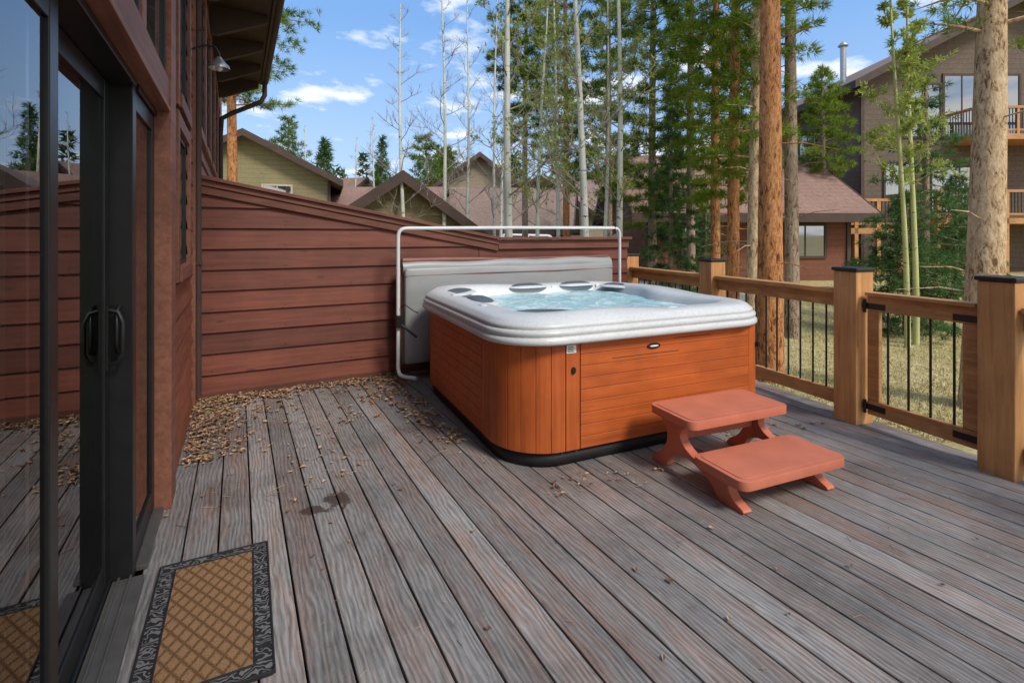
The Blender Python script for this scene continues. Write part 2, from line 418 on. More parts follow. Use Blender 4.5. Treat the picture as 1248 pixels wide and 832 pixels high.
# ------------------------------------------------------------------ left house
def chalet():
    root=empty('timber_house')
    XW=-.36
    ops=[(-2.0,3.26,.0,2.12),(.2,1.25,2.28,3.75),(1.35,2.42,2.28,3.75),(2.52,3.22,2.28,3.75),(3.78,4.55,1.25,2.13),(3.78,4.55,2.34,3.55),
         (5.75,6.7,2.5,4.05),(6.9,7.9,2.5,4.05),(8.2,9.3,2.5,4.05),(9.6,10.8,2.5,4.05),(11.1,12.4,2.5,4.05)]
    mb=MB(); z=0.0; ex=.187
    while z<4.5:
        z1=min(z+ex,4.52)
        cuts=sorted([(o[0],o[1]) for o in ops if o[2]<z1-.02 and o[3]>z+.02])
        y=-2.5; segs=[]
        for a,b in cuts:
            if a>y: segs.append((y,a))
            y=max(y,b)
        segs.append((y,13.0))
        for a,b in segs:
            if b-a<.02: continue
            vs=[(XW+.028,a,z),(XW+.028,b,z),(XW+.006,b,z1),(XW+.006,a,z1),(XW-.04,a,z),(XW-.04,b,z),(XW-.04,b,z1),(XW-.04,a,z1)]
            mb.add(vs,[(0,1,2,3),(4,7,6,5),(0,4,5,1),(1,5,6,2),(2,6,7,3),(3,7,4,0)])
        z+=ex
    mb.obj('siding',M_sid,root)
    s=MB()
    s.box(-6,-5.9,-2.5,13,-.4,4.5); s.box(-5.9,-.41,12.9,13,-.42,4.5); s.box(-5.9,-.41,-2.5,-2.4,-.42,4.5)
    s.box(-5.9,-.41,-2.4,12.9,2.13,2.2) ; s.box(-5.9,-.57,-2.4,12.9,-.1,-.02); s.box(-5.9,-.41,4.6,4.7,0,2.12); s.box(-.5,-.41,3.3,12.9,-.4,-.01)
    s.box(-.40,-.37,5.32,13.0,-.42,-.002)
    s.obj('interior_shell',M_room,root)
    cu=MB()
    pts=[]
    for i,y in enumerate(np.arange(2.3,4.3,.02)): pts.append((-.85+.035*math.sin(i*.8)+.01*math.sin(i*.31),y))
    for i in range(len(pts)-1):
        a,b=pts[i],pts[i+1]; cu.add([(a[0],a[1],.05),(b[0],b[1],.05),(b[0],b[1],2.05),(a[0],a[1],2.05)],[(0,1,2,3)],0,True)
    cu.obj('curtain',mat('curtain_linen',(.45,.42,.36),.9,.1,8),root,recalc=False)
    t=MB()
    def trim(y0,y1,z0,z1,w=.09,o=.045):
        t.box(XW-.03,XW+o,y0-w,y0,z0-w,z1+w); t.box(XW-.03,XW+o,y1,y1+w,z0-w,z1+w)
        t.box(XW-.03,XW+o-.002,y0,y1,z1,z1+w); t.box(XW-.03,XW+o+.012,y0,y1,z0-w,z0)
    for o in ops[4:]: trim(*o)
    t.box(XW-.03,XW+.040,-2,3.24,2.13,2.275); t.box(XW-.03,XW+.046,-2,3.24,2.105,2.13)
    t.box(XW-.03,XW+.05,3.245,3.46,0.0,4.5)
    t.box(XW-.03,XW+.036,2.425,2.515,2.277,4.4); t.box(XW-.03,XW+.036,1.26,1.34,2.277,4.4)
    t.box(XW-.03,XW+.047,-2,3.24,3.76,3.95)
    t.box(XW-.03,XW+.045,5.07,5.24,.0,4.5)
    t.box(XW-.03,XW+.05,12.85,13.02,.0,4.5)
    t.obj('trim_boards',M_trim,root,bevel=.003)
    fr=MB(); gl=MB()
    for (y0,y1,z0,z1) in ops[1:]:
        w=.03; q=.016 if z0!=2.28 else .026
        fr.box(XW-.05,XW+q+.002,y0,y0+w,z0,z1); fr.box(XW-.05,XW+q+.002,y1-w,y1,z0,z1)
        fr.box(XW-.05,XW+q,y0+w,y1-w,z1-w,z1); fr.box(XW-.05,XW+q,y0+w,y1-w,z0,z0+w)
        gl.box(XW-.02,XW+q-.012,y0+w-.005,y1-w+.005,z0+w-.005,z1-w+.005)
    fr.obj('window_frames',M_black,root,bevel=.003); gl.obj('window_panes',M_win,root)
    d=MB()
    for a,b in ((-2.0,-1.9),(.45,.55),(1.655,1.725)): d.box(-.45,-.410,a,b,.05,2.07)
    d.box(-.448,-.412,-1.9,1.655,1.99,2.07); d.box(-.448,-.412,-1.9,1.655,.05,.15)
    d.box(-.50,-.463,1.68,1.76,.05,2.07); d.box(-.50,-.463,2.54,2.62,.05,2.07); d.box(-.498,-.465,1.76,2.54,1.99,2.07); d.box(-.498,-.465,1.76,2.54,.05,.14)
    d.box(-.56,-.385,2.623,2.70,.0,2.10)
    d.box(-.44,-.385,3.17,3.243,.03,2.07); d.box(-.438,-.387,2.70,3.17,1.99,2.07); d.box(-.438,-.387,2.70,3.17,.03,.14)
    d.box(-.57,-.372,-2,2.62,2.072,2.103); d.box(-.57,-.374,2.703,3.243,2.074,2.104)
    d.box(-.57,-.455,-2,2.62,.0,.045); 
    d.obj('sliding_door_frame',M_black,root,bevel=.003)
    si=MB(); si.box(-.453,-.345,-2,2.618,.002,.03); si.box(-.56,-.345,2.705,3.24,.002,.022); si.box(-.435,-.427,-2,2.618,.03,.042); si.box(-.395,-.387,-2,2.618,.03,.042)
    si.obj('door_sill',mat('bronze_sill',(.10,.095,.09),.45,.2,8,metal=.3),root,bevel=.002)
    g=MB()
    g.add([(-.420,-1.9,.15),(-.420,.45,.15),(-.420,.45,1.99),(-.420,-1.9,1.99)],[(0,1,2,3)])
    g.add([(-.420,.55,.15),(-.420,1.655,.15),(-.420,1.655,1.99),(-.420,.55,1.99)],[(0,1,2,3)])
    g.add([(-.472,1.76,.14),(-.472,2.54,.14),(-.472,2.54,1.99),(-.472,1.76,1.99)],[(0,1,2,3)])
    g.add([(-.397,2.70,.14),(-.397,3.17,.14),(-.397,3.17,1.99),(-.397,2.70,1.99)],[(0,1,2,3)])
    g.obj('door_glass_panes',M_glass,root,recalc=False)
    h=MB()
    h.tube([(-.463,2.58,1.15),(-.425,2.57,1.14),(-.41,2.56,1.10),(-.41,2.56,.98),(-.425,2.57,.94),(-.463,2.58,.93)],.009,8)
    h.box(-.463,-.456,2.56,2.60,.91,1.17)
    h.tube([(-.43,2.623,1.16),(-.43,2.575,1.15),(-.43,2.57,1.02),(-.43,2.575,.98),(-.43,2.623,.97)],.008,8)
    h.obj('door_handles',M_metalb,root)
    r=MB()
    sl=.32
    r.prism([(.40,4.50),(.40,4.66),(-6.2,4.66+6.6*sl),(-6.2,4.50+6.6*sl)],'y',-3.0,11.3,0)
    r.obj('roof_slab',M_roofR,root)
    f=MB(); f.box(.402,.44,-3,11.3,4.44,4.72); f.prism([(.44,4.45),(.44,4.72),(-6.2,4.72+6.6*sl),(-6.2,4.45+6.6*sl)],'y',11.302,11.34)
    f.box(XW+.05,.40,-3,11.29,4.470,4.498)
    for y in np.arange(-2.6,11.3,1.15):
        f.prism([(XW+.03,4.1),(XW+.12,4.1),(.36,4.36),(.36,4.468),(XW+.03,4.468)],'y',y,y+.10)
    f.obj('eave_fascia',M_soff,root,bevel=.004)
    p=MB(); p.tube([(.47,11.2,4.42),(.47,11.2,4.22),(.40,11.2,4.08),(-.1,11.2,3.80),(-.27,11.2,3.68),(-.29,11.2,3.4),(-.29,11.2,0)],.045,8)
    p.tube([(.48,-3,4.52),(.48,11.32,4.50)],.06,8)
    p.tube([(-.30,5.12,4.47),(-.30,5.12,.08)],.028,10)
    p.box(-.34,-.27,5.085,5.155,1.2,1.23); p.box(-.34,-.27,5.085,5.155,3.2,3.23)
    p.obj('downspouts',M_soff,root)
chalet()
def lamp():
    root=empty('wall_lamp',(-.335,4.85,2.95))
    mb=MB(); mb.tube([(0,0,0),(.10,0,.05),(.17,0,.05),(.20,0,0),(.20,0,-.04)],.009,8)
    mb.box(-.012,.008,-.05,.05,-.06,.06)
    mb.obj('arm',M_metalb,root)
    s=MB(); prof=[(.018,-.03),(.03,-.05),(.05,-.075),(.075,-.10),(.08,-.125)]
    vs=[];fs=[];n=20
    for r,z in prof:
        for k in range(n): a=2*math.pi*k/n; vs.append((.20+r*math.cos(a),r*math.sin(a),z))
    for i in range(len(prof)-1):
        for k in range(n): fs.append((i*n+k,i*n+(k+1)%n,(i+1)*n+(k+1)%n,(i+1)*n+k))
    s.add(vs,fs,0,True); s.obj('shade',M_galv,root)
    b=MB(); b.tube([(.2,0,-.06),(.2,0,-.09),(.2,0,-.13),(.2,0,-.145)],[.015,.03,.028,.01],10); b.obj('bulb',M_white,root)
lamp()

# ------------------------------------------------------------------ railing
def railing():
    root=empty('deck_railing')
    lx=lambda y:4.13+.1516*(y-1.31)
    ang=math.atan(.1516)
    ys=[-.15,1.314,2.263,3.82,5.42]
    def obox(mb,yc,half_w,y0,y1,z0,z1,off=0,mi=0):
        c=math.cos(ang); s=math.sin(ang)
        P=[]
        for (yy,sgn) in ((y0,-1),(y0,1),(y1,1),(y1,-1)):
            x=lx(yy)+ (sgn*half_w+off)*c; y=yy-(sgn*half_w+off)*s
            P.append((x,y))
        mb.prism(P,'z',z0,z1,mi)
    def post(mb,y,h,w,z0=-.4,mi=0):
        c=math.cos(ang); s=math.sin(ang); P=[]
        for a,b in ((-1,-1),(1,-1),(1,1),(-1,1)):
            P.append((lx(y)+a*w*c+b*w*s, y-a*w*s+b*w*c))
        mb.prism(P,'z',z0,h,mi)
    p=MB(); cp=MB()
    for y in ys:
        post(p,y,1.17,.094); post(cp,y,1.200,.106,1.172)
    p.obj('posts',M_railp,root,bevel=.006)
    cp.obj('post_caps',M_metalb,root,bevel=.008)
    r=MB(); b=MB()
    for i in range(4):
        a=ys[i]+.105; e=ys[i+1]-.105
        gate=(i==1)
        if gate:
            a+=.02;e-=.02
            obox(r,0,.022,a,e,.88,.99); obox(r,0,.05,a,e,.992,1.02)
            obox(r,0,.022,a,e,.09,.20)
            obox(r,0,.020,a,a+.085,.201,.879); obox(r,0,.020,e-.085,e,.201,.879)
        else:
            obox(r,0,.022,a,e,.88,.985); obox(r,0,.065,a,e,.987,1.025)
            obox(r,0,.022,a,e,.09,.20)
        n=max(3,int((e-a)/.118)); 
        for k in range(1,n):
            yy=a+(e-a)*k/n
            b.tube([(lx(yy),yy,.195),(lx(yy),yy,.885)],.0085,6)
    r.obj('rails',M_rail,root,bevel=.005)
    b.obj('balusters',M_metalb,root)
    h=MB()
    for z in (.915,.15):
        obox(h,0,.027,ys[1]+.095,ys[1]+.26,z-.022,z+.022,0); obox(h,0,.027,ys[2]-.26,ys[2]-.095,z-.022,z+.022,0)
        for y in (ys[1]+.112,ys[2]-.112):
            h.tube([(lx(y)-.035,y,z-.05),(lx(y)-.035,y,z+.05)],.012,8)
    h.obj('gate_hinges',M_metalb,root,bevel=.002)
railing()

# ------------------------------------------------------------------ hot tub
def rrect(a,b,r,n=12):
    P=[];Nn=[]
    for cx,cy,a0 in ((-a+r,-b+r,180),(a-r,-b+r,270),(a-r,b-r,0),(-a+r,b-r,90)):
        for i in range(n+1):
            t=R(a0+90*i/n); P.append((cx+r*math.cos(t),cy+r*math.sin(t))); Nn.append((math.cos(t),math.sin(t)))
    Q=[];Qn=[]
    m=len(P)
    for i in range(m):
        Q.append(P[i]);Qn.append(Nn[i])
        if (i+1)%(n+1)==0:
            p,q=P[i],P[(i+1)%m]
            for k in range(1,14):
                t=k/14; Q.append((p[0]*(1-t)+q[0]*t,p[1]*(1-t)+q[1]*t)); Qn.append(Nn[i])
    return Q,Qn
def hot_tub():
    root=empty('hot_tub',(2.594,3.68,0),R(-4))
    A=1.10;B=1.10
    def ring(inset,rad): 
        return rrect(A-inset,B-inset,max(.06,rad))[0]
    prof=[(.02,.770),(-.035,.777),(-.044,.79),(-.042,.812),(-.030,.822),(-.026,.828),(-.034,.836),(-.034,.858),(-.020,.866),(-.012,.871),(-.018,.879),(-.014,.895),(.000,.905),(.010,.918),(.03,.930),(.07,.937),(.15,.938),(.185,.932),(.205,.918),(.22,.895),(.24,.86),(.27,.80),(.36,.70),(.50,.5),(.9,.45)]
    vs=[];fs=[]
    for (i,z) in prof:
        rad=.36-i*.55
        pts=ring(i,rad); cnt=len(pts)
        for k,(x,y) in enumerate(pts):
            if i>=.15:
                th=math.atan2(y,x); q=(.05*max(0,math.cos(5*th+.6))+.03*math.cos(3*th+1))*min(1,(i-.13)/.08)
                l=math.hypot(x,y); x-=x/l*q; y-=y/l*q
            zz=z
            if .05<i<.3: zz+=.022*max(0,math.sin(3*math.atan2(y,x)+1.2))
            vs.append((x,y,zz))
    for j in range(len(prof)-1):
        for k in range(cnt):
            k2=(k+1)%cnt; fs.append((j*cnt+k,j*cnt+k2,(j+1)*cnt+k2,(j+1)*cnt+k))
    fs.append(tuple(range((len(prof)-1)*cnt,len(prof)*cnt)))
    mb=MB(); mb.add(vs,fs,0,True); mb.obj('acrylic_rim_and_shell',M_shell,root,recalc=False)
    w=MB(); 
    n=70; g=[]
    a=A-.2
    for i in range(n+1):
        for j in range(n+1):
            x=-a+2*a*i/n; y=-a+2*a*j/n
            z=.858+.004*math.sin(9*x+3*math.sin(5*y))+.004*math.sin(13*y+2*math.sin(7*x))+.003*math.sin(27*(x+y)+4*math.sin(9*x))
            g.append((x,y,z))
    fs=[]
    for i in range(n):
        for j in range(n):
            cx=-a+2*a*(i+.5)/n; cy=-a+2*a*(j+.5)/n
            if (abs(cx)>a-.14 and abs(cy)>a-.14): continue
            fs.append((i*(n+1)+j,(i+1)*(n+1)+j,(i+1)*(n+1)+j+1,i*(n+1)+j+1))
    w.add(g,fs,0,True); w.obj('water_surface',M_water,root,recalc=False)
    def lobe(x,y,rx,ry,h,z,rot,mi=0,n=24,m=6,ob=None,pw=.7):
        vs=[];fs=[]
        for j in range(m+1):
            t=j/m*math.pi/2
            for k in range(n):
                a_=2*math.pi*k/n
                c_,s_=math.cos(a_),math.sin(a_)
                px=rx*math.cos(t)*math.copysign(abs(c_)**pw,c_); py=ry*math.cos(t)*math.copysign(abs(s_)**pw,s_)
                vs.append((x+px*math.cos(rot)-py*math.sin(rot),y+px*math.sin(rot)+py*math.cos(rot),z+h*math.sin(t)))
        for j in range(m):
            for k in range(n): fs.append((j*n+k,j*n+(k+1)%n,(j+1)*n+(k+1)%n,(j+1)*n+k))
        ob.add(vs,fs,mi,True)
    pi=MB(); se=MB()
    for x,y,rx,ry,rot,z in ((-.02,.885,.19,.075,.0,.92),(.56,.885,.19,.075,0,.92),(-.84,.66,.21,.11,R(50),.92),(-.87,.02,.22,.10,R(85),.92),(-.62,-.66,.27,.14,R(-22),.885),(.90,.62,.16,.06,R(-60),.91)):
        lobe(x,y,rx,ry,.040,z,rot,0,28,5,pi)
        lobe(x,y,rx+.03,ry+.028,.030,z-.004,rot,0,28,5,se)
    pi.obj('head_pillows',M_pil,root,recalc=False); se.obj('pillow_recesses',M_shell,root,recalc=False)
    dv=MB()
    for x,y in ((-.98,.35),(-.985,-.35),(.2,-1.01)):
        lobe(x,y,.045,.030,.010,.938,R(90) if x<-.5 else 0,0,16,3,dv)
    dv.obj('diverter_knobs',M_grey,root,recalc=False)
    wf=MB()
    for x in (.27,.82): wf.box(x-.025,x+.025,.84,.86,.86,.92)
    wf.obj('waterfall',M_white,root,bevel=.006)
    core=MB(); P,_=rrect(A-.045,B-.045,.33); core.prism(P,'z',.085,.775); core.obj('cabinet_core',M_rub,root)
    P,_=rrect(A-.05,B-.05,.33); b=MB(); b.prism(P,'z',0.0,.084,0,True); b.obj('base_plinth',M_rub,root)
    rad=.37; a=A-.02; 
    h=MB(); v=MB()
    zz0,zz1=.095,.770
    nsl=9; hs=(zz1-zz0)/nsl
    def hsl(face,s0,s1):
        for i in range(nsl):
            z0=zz0+i*hs+.001; z1=zz0+(i+1)*hs-.001
            if face=='front': h.box(s0,s1,-a,-a+.03,z0,z1)
            if face=='back': h.box(s0,s1,a-.03,a,z0,z1)
            if face=='left': h.box(-a,-a+.03,s0,s1,z0,z1)
            if face=='right': h.box(a-.03,a,s0,s1,z0,z1)
    hsl('front',-a+rad+.11,a-rad+.17); hsl('left',-a+rad+.14,a-rad); hsl('back',-a+rad,a-rad); hsl('right',-a+rad,a-rad)
    def corner(cx,cy,a0,r,nn,mb=v):
        for i in range(nn):
            t0=R(a0+90*i/nn)+.003; t1=R(a0+90*(i+1)/nn)-.003
            pts=[(cx+r*math.cos(t0+(t1-t0)*q/3),cy+r*math.sin(t0+(t1-t0)*q/3)) for q in range(4)]+[(cx+(r-.03)*math.cos(t1+(t0-t1)*q/3),cy+(r-.03)*math.sin(t1+(t0-t1)*q/3)) for q in range(4)]
            mb.prism(pts,'z',zz0,zz1)
    corner(-a+rad,-a+rad,180,rad,6); corner(a-rad,a-rad,0,rad,6); corner(-a+rad,a-rad,90,rad,6)
    r2=.20; corner(a-r2,-a+r2,270,r2,4)
    v.box(-a+rad+.004,-a+rad+.104,-a,-a+.03,zz0,zz1); v.box(-a,-a+.03,-a+rad+.004,-a+rad+.068,zz0,zz1); v.box(-a,-a+.03,-a+rad+.072,-a+rad+.135,zz0,zz1)
    v.box(a-.03,a,-a+r2+.003,-a+rad-.003,zz0,zz1)
    h.obj('horizontal_panels',M_tubw,root,bevel=.003); v.obj('vertical_corner_slats',M_tubv,root,bevel=.003)
    hw=MB()
    def disc(x,y,z,r,th,ax='y'):
        hw.prism([(x+r*math.cos(t),z+r*1.5*math.sin(t)) for t in np.linspace(0,2*math.pi,17)[:-1]],'y',y-th,y)
    disc(-a+rad+.055,-a,.60,.015,.012); disc(a-.085,-a+.03,.62,.014,.03)
    hw.prism([(-.02+.055*math.cos(t),.700+.020*math.sin(t)) for t in np.linspace(0,2*math.pi,25)[:-1]],'y',-a-.008,-a-.0005)
    hw.obj('latches_and_badge',M_metalb,root,bevel=.002)
    hm=MB(); hm.prism([(-.02+.036*math.cos(t),.700+.006*math.sin(t)) for t in np.linspace(0,2*math.pi,25)[:-1]],'y',-a-.010,-a-.0085)
    hm.box(-a+rad+.005,-a+rad+.075,-a-.004,-a-.0006,.710,.760)
    hm.obj('badge_inlay_and_label',M_white,root)
    ll=MB()
    for i in range(4): ll.box(-a+rad+.012,-a+rad+.06-.008*(i%2),-a-.0052,-a-.0042,.717+i*.010,.721+i*.010)
    ll.obj('label_print',M_rub,root)
    vl2=MB(); 
    vl2.box(-.36,.20,-a-.001,-a+.001,.645,.649); vl2.box(.16,.5,-a-.001,-a+.001,.735,.739)
    vl2.obj('vent_slots',M_rub,root)
hot_tub()

def cover():
    root=empty('hot_tub_cover')
    mb=MB()
    def slab(x0,x1,y0,y1,z0,z1,bul=.02):
        nx,nz=30,12; 
        vs=[];fs=[]
        for side,y in ((0,y0),(1,y1)):
            for i in range(nx+1):
                for j in range(nz+1):
                    u=i/nx;w=j/nz
                    e=math.sin(math.pi*u)**.4*math.sin(math.pi*w)**.4 if 0<u<1 and 0<w<1 else 0
                    yy=y+(-1 if side==0 else 1)*(bul*e+.004*math.sin(9*u*2+5*w)*e)
                    vs.append((x0+(x1-x0)*u,yy,z0+(z1-z0)*w+(.008*math.sin(u*7)*w)))
        o=(nx+1)*(nz+1)
        for i in range(nx):
            for j in range(nz):
                a=i*(nz+1)+j; b=a+nz+1
                fs.append((a,b,b+1,a+1)); fs.append((o+a,o+a+1,o+b+1,o+b))
        for i in range(nx):
            a=i*(nz+1); b=a+nz+1; fs.append((a,o+a,o+b,b)); a+=nz; b+=nz; fs.append((a,b,o+b,o+a))
        for j in range(nz):
            fs.append((j,j+1,o+j+1,o+j)); a=nx*(nz+1)+j; fs.append((a,o+a,o+a+1,a+1))
        mb.add(vs,fs,0,True)
    slab(1.47,4.10,4.97,5.055,.16,1.12); slab(1.45,4.12,5.09,5.18,.14,1.12)
    mb.obj('folded_halves',M_cover,root,bevel=.02,recalc=True)
    f=MB(); pth=[(1.46+ (4.11-1.46)*i/20,5.075,1.118+.008*math.sin(i*.9)) for i in range(21)]
    f.tube(pth,.075,16,0); f.obj('fold_top',M_cover,root)
    s=MB(); s.tube([(1.46,5.05,1.196),(1.9,5.05,1.198),(2.35,5.05,1.193),(2.6,5.05,1.188),(4.09,5.06,1.196)],[.026,.026,.022,.012,.012],8)
    s.tube([(1.47,4.972,1.045),(2.4,4.955,1.05),(3.2,4.955,1.045),(4.10,4.972,1.05)],.006,6)
    s.tube([(1.44,5.07,.14),(1.43,5.07,.6),(1.44,5.07,1.12)],.022,8)
    s.obj('piping',M_coverb,root)
cover()
def lifter():
    root=empty('cover_lifter')
    def arc(p0,p1,p2,n=6): 
        return [tuple(Vector(p0)*(1-t)**2+Vector(p1)*2*t*(1-t)+Vector(p2)*t*t) for t in np.linspace(0,1,n)]
    y=4.93
    path=[(1.50,4.70,.09),(1.42,4.80,.09)]+arc((1.40,4.86,.09),(1.385,y,.09),(1.385,y,.18))+[(1.385,y,.8)]+arc((1.385,y,1.43),(1.385,y,1.52),(1.47,y,1.52))+[(2.7,y,1.535)]+arc((4.08,y,1.545),(4.17,y,1.545),(4.17,y,1.45))+[(4.17,y,.5),(4.17,y,.02)]
    mb=MB(); mb.tube(path,.019,10); mb.obj('frame_tube',M_grey,root)
    b=MB(); b.box(1.36,1.41,4.88,4.96,.55,.67); b.tube([(1.385,y,.6),(1.55,4.85,.45)],.012,8)
    b.tube([(1.40,4.9,.74),(1.43,4.86,.78),(1.50,4.80,.72),(1.54,4.78,.70)],.006,6)
    b.obj('bracket',M_metalb,root,bevel=.003)
lifter()

# ------------------------------------------------------------------ spa steps
def catmull(P,n=5):
    out=[];m=len(P)
    for i in range(m):
        p0,p1,p2,p3=[Vector(P[(i+k-1)%m]) for k in range(4)]
        for j in range(n):
            t=j/n
            out.append(tuple(.5*((2*p1)+(-p0+p2)*t+(2*p0-5*p1+4*p2-p3)*t*t+(-p0+3*p1-3*p2+p3)*t**3)))
    return out
def steps():
    root=empty('spa_steps',(2.325,2.475,0),R(-5.5))
    prof=[(.01,0),(-.10,0),(-.130,.05),(-.18,.105),(-.27,.13),(-.39,.11),(-.49,.065),(-.56,.0),(-.70,.0),(-.715,.02),(-.65,.05),(-.615,.10),(-.63,.150),(-.40,.150),(-.325,.165),(-.26,.205),(-.245,.25),(-.28,.295),(-.33,.325),(-.05,.325),(-.095,.28),(-.125,.22),(-.115,.15),(-.07,.09),(.005,.035)]
    pr=catmull(prof,4)
    pr=[(p[0],max(0,min(.326 if p[1]>.25 else p[1],p[1]))) for p in pr]
    mb=MB()
    W=.80
    for x in (.05,W-.11):
        mb.prism(pr,'x',x,x+.06,0,False)
    mb.obj('side_supports',M_step,root,bevel=.007)
    t=MB()
    def tread(y0,y1,z):
        P,_=rrect(W/2,(y1-y0)/2,.055,6)
        P=[(p[0]+W/2,p[1]+(y0+y1)/2) for p in P]
        t.prism(P,'z',z-.05,z,0,True)
        Q,_=rrect(W/2-.028,(y1-y0)/2-.028,.04,6)
        Q=[(p[0]+W/2,p[1]+(y0+y1)/2) for p in Q]
        t.prism(Q,'z',z+.0005,z+.004,0,True)
    tread(-.395,-.005,.375); tread(-.765,-.395,.195)
    t.obj('treads',M_step,root,bevel=.012,seg=3)
    s=MB(); s.box(.11,W-.11,-.20,-.14,.19,.325); s.box(.11,W-.11,-.56,-.50,.08,.147); s.obj('cross_braces',M_step,root,bevel=.008)
steps()

# ------------------------------------------------------------------ door mat
def doormat():
    root=empty('door_mat')
    m=N('coir_mat'); tc=m.coord()
    x,y,_=m.sep(tc)
    a=m.math('ABSOLUTE',m.math('SINE',m.math('MULTIPLY',m.math('ADD',x,m.math('MULTIPLY',y,.62)),62)))
    b=m.math('ABSOLUTE',m.math('SINE',m.math('MULTIPLY',m.math('SUBTRACT',x,m.math('MULTIPLY',y,.62)),62)))
    d=m.math('MINIMUM',a,b); n=m.noise(m.coord((1,1,1)),200,4,.8)
    h=m.math('ADD',m.math('MULTIPLY',m.ramp(d,[(.05,(0,0,0)),(.6,(1,1,1))]),.32),m.math('MULTIPLY',n,1.25))
    c=m.ramp(h,[(.4,(.06,.03,.015)),(.75,(.20,.105,.05)),(1.0,(.36,.21,.11))]); m.bump(h,.9,.006); Mc=m.fin(c,.95,0,.1)
    m=N('rubber_mat_border')
    wv=m.new('ShaderNodeTexWave',wave_type='RINGS'); wv.inputs['Scale'].default_value=13; wv.inputs['Distortion'].default_value=14; wv.inputs['Detail'].default_value=1; wv.inputs['Detail Scale'].default_value=2.2
    m.link(m.coord(),wv.inputs['Vector'])
    w=m.ramp(wv.outputs['Fac'],[(.45,(0,0,0)),(.72,(1,1,1))]); c=m.mix(w,(.018,.018,.02),(.14,.135,.13)); m.bump(w,.9,.005); Mb=m.fin(c,.7,0,.3)
    x0,x1,y0,y1=-.34,.075,1.86,2.66; w=.055
    b=MB(); b.box(x0,x1,y0,y0+w,.001,.012); b.box(x0,x1,y1-w,y1,.001,.012); b.box(x0,x0+w,y0+w,y1-w,.001,.012); b.box(x1-w,x1,y0+w,y1-w,.001,.012)
    b.obj('border',Mb,root)
    r=MB(); r.box(x0+w,x0+w+.008,y0+w,y1-w,.012,.017); r.box(x1-w-.008,x1-w,y0+w,y1-w,.012,.017); r.box(x0+w,x1-w,y0+w-.008,y0+w,.0121,.017); r.box(x0+w,x1-w,y1-w,y1-w+.008,.0121,.017)
    r.box(x0-.004,x0+.004,y0,y1,.001,.016); r.box(x1-.004,x1+.004,y0,y1,.001,.016); r.box(x0+.004,x1-.004,y1-.004,y1+.004,.001,.016); r.box(x0+.004,x1-.004,y0-.004,y0+.004,.001,.016)
    r.obj('border_ridges',M_rub,root,bevel=.002)
    c=MB(); c.box(x0+w+.008,x1-w-.008,y0+w,y1-w,.001,.0145); c.obj('coir_centre',Mc,root)
    root.rotation_euler=(0,0,R(-1))
doormat()

# ------------------------------------------------------------------ leaves
def leaves():
    pts=[]
    U=random.uniform; G=random.gauss
    def add(n,fx,fy,clump=0):
        k=0
        while k<n:
            x,y=fx(),fy(); c=random.randint(1,6) if clump else 1
            for _ in range(c):
                pts.append((x+G(0,.03),y+G(0,.03))); k+=1
    add(1000,lambda:-.31+abs(G(0,.17)),lambda:U(3.8,5.25),1)
    add(1000,lambda:U(-.3,1.45),lambda:5.24-abs(G(0,.09)),1)
    add(350,lambda:-.3+abs(G(0,.4)),lambda:5.2-abs(G(0,.4)),1)
    add(380,lambda:1.42-abs(G(0,.13)),lambda:U(3.3,5.1),1)
    add(140,lambda:U(.7,1.45),lambda:U(4.0,5.2),1)
    add(70,lambda:U(-.3,3.5),lambda:U(1,5.2))
    add(90,lambda:U(1.5,4.0),lambda:U(2.3,2.55),1)
    add(50,lambda:.45+G(0,.12),lambda:3.6+G(0,.5))
    mb=MB()
    for x,y in pts:
        if (1.5<x<3.7 and y>2.60) or x<-.33 or y>5.27: continue
        s=U(.009,.024); a=U(0,6.28); z=.004+abs(G(0,.006)); tl=G(0,.35); t2=G(0,.35); wd=U(.3,.75)
        if x>1.6 or y<3.3: s*=.8
        c_,s_=math.cos(a),math.sin(a)
        loc=[(-1,0),(-.2,-wd),(.5,-wd*.7),(1,0),(.4,wd*.8),(-.3,wd)]
        P=[]
        for u,v in loc:
            P.append((x+s*(u*c_-v*s_),y+s*(u*s_+v*c_),z+s*abs(u*tl+v*t2)+ (s*.3 if v!=0 else 0)))
        P.append((x,y,z))
        mb.add(P,[(i,(i+1)%6,6) for i in range(6)])
    for _ in range(170):
        x=U(-.3,1.4); y=U(3,5.2); a=U(0,6.28); l=U(.03,.10)
        mb.tube([(x,y,.005),(x+l*math.cos(a),y+l*math.sin(a),.008)],.0013,3)
    for _ in range(80):
        x=U(-.2,3.8); y=U(1,2.6); a=U(0,6.28); l=U(.02,.05)
        mb.tube([(x,y,.003),(x+l*math.cos(a),y+l*math.sin(a),.004)],.001,3)
    mb.obj('fallen_leaves',M_leaf,recalc=False)
leaves()

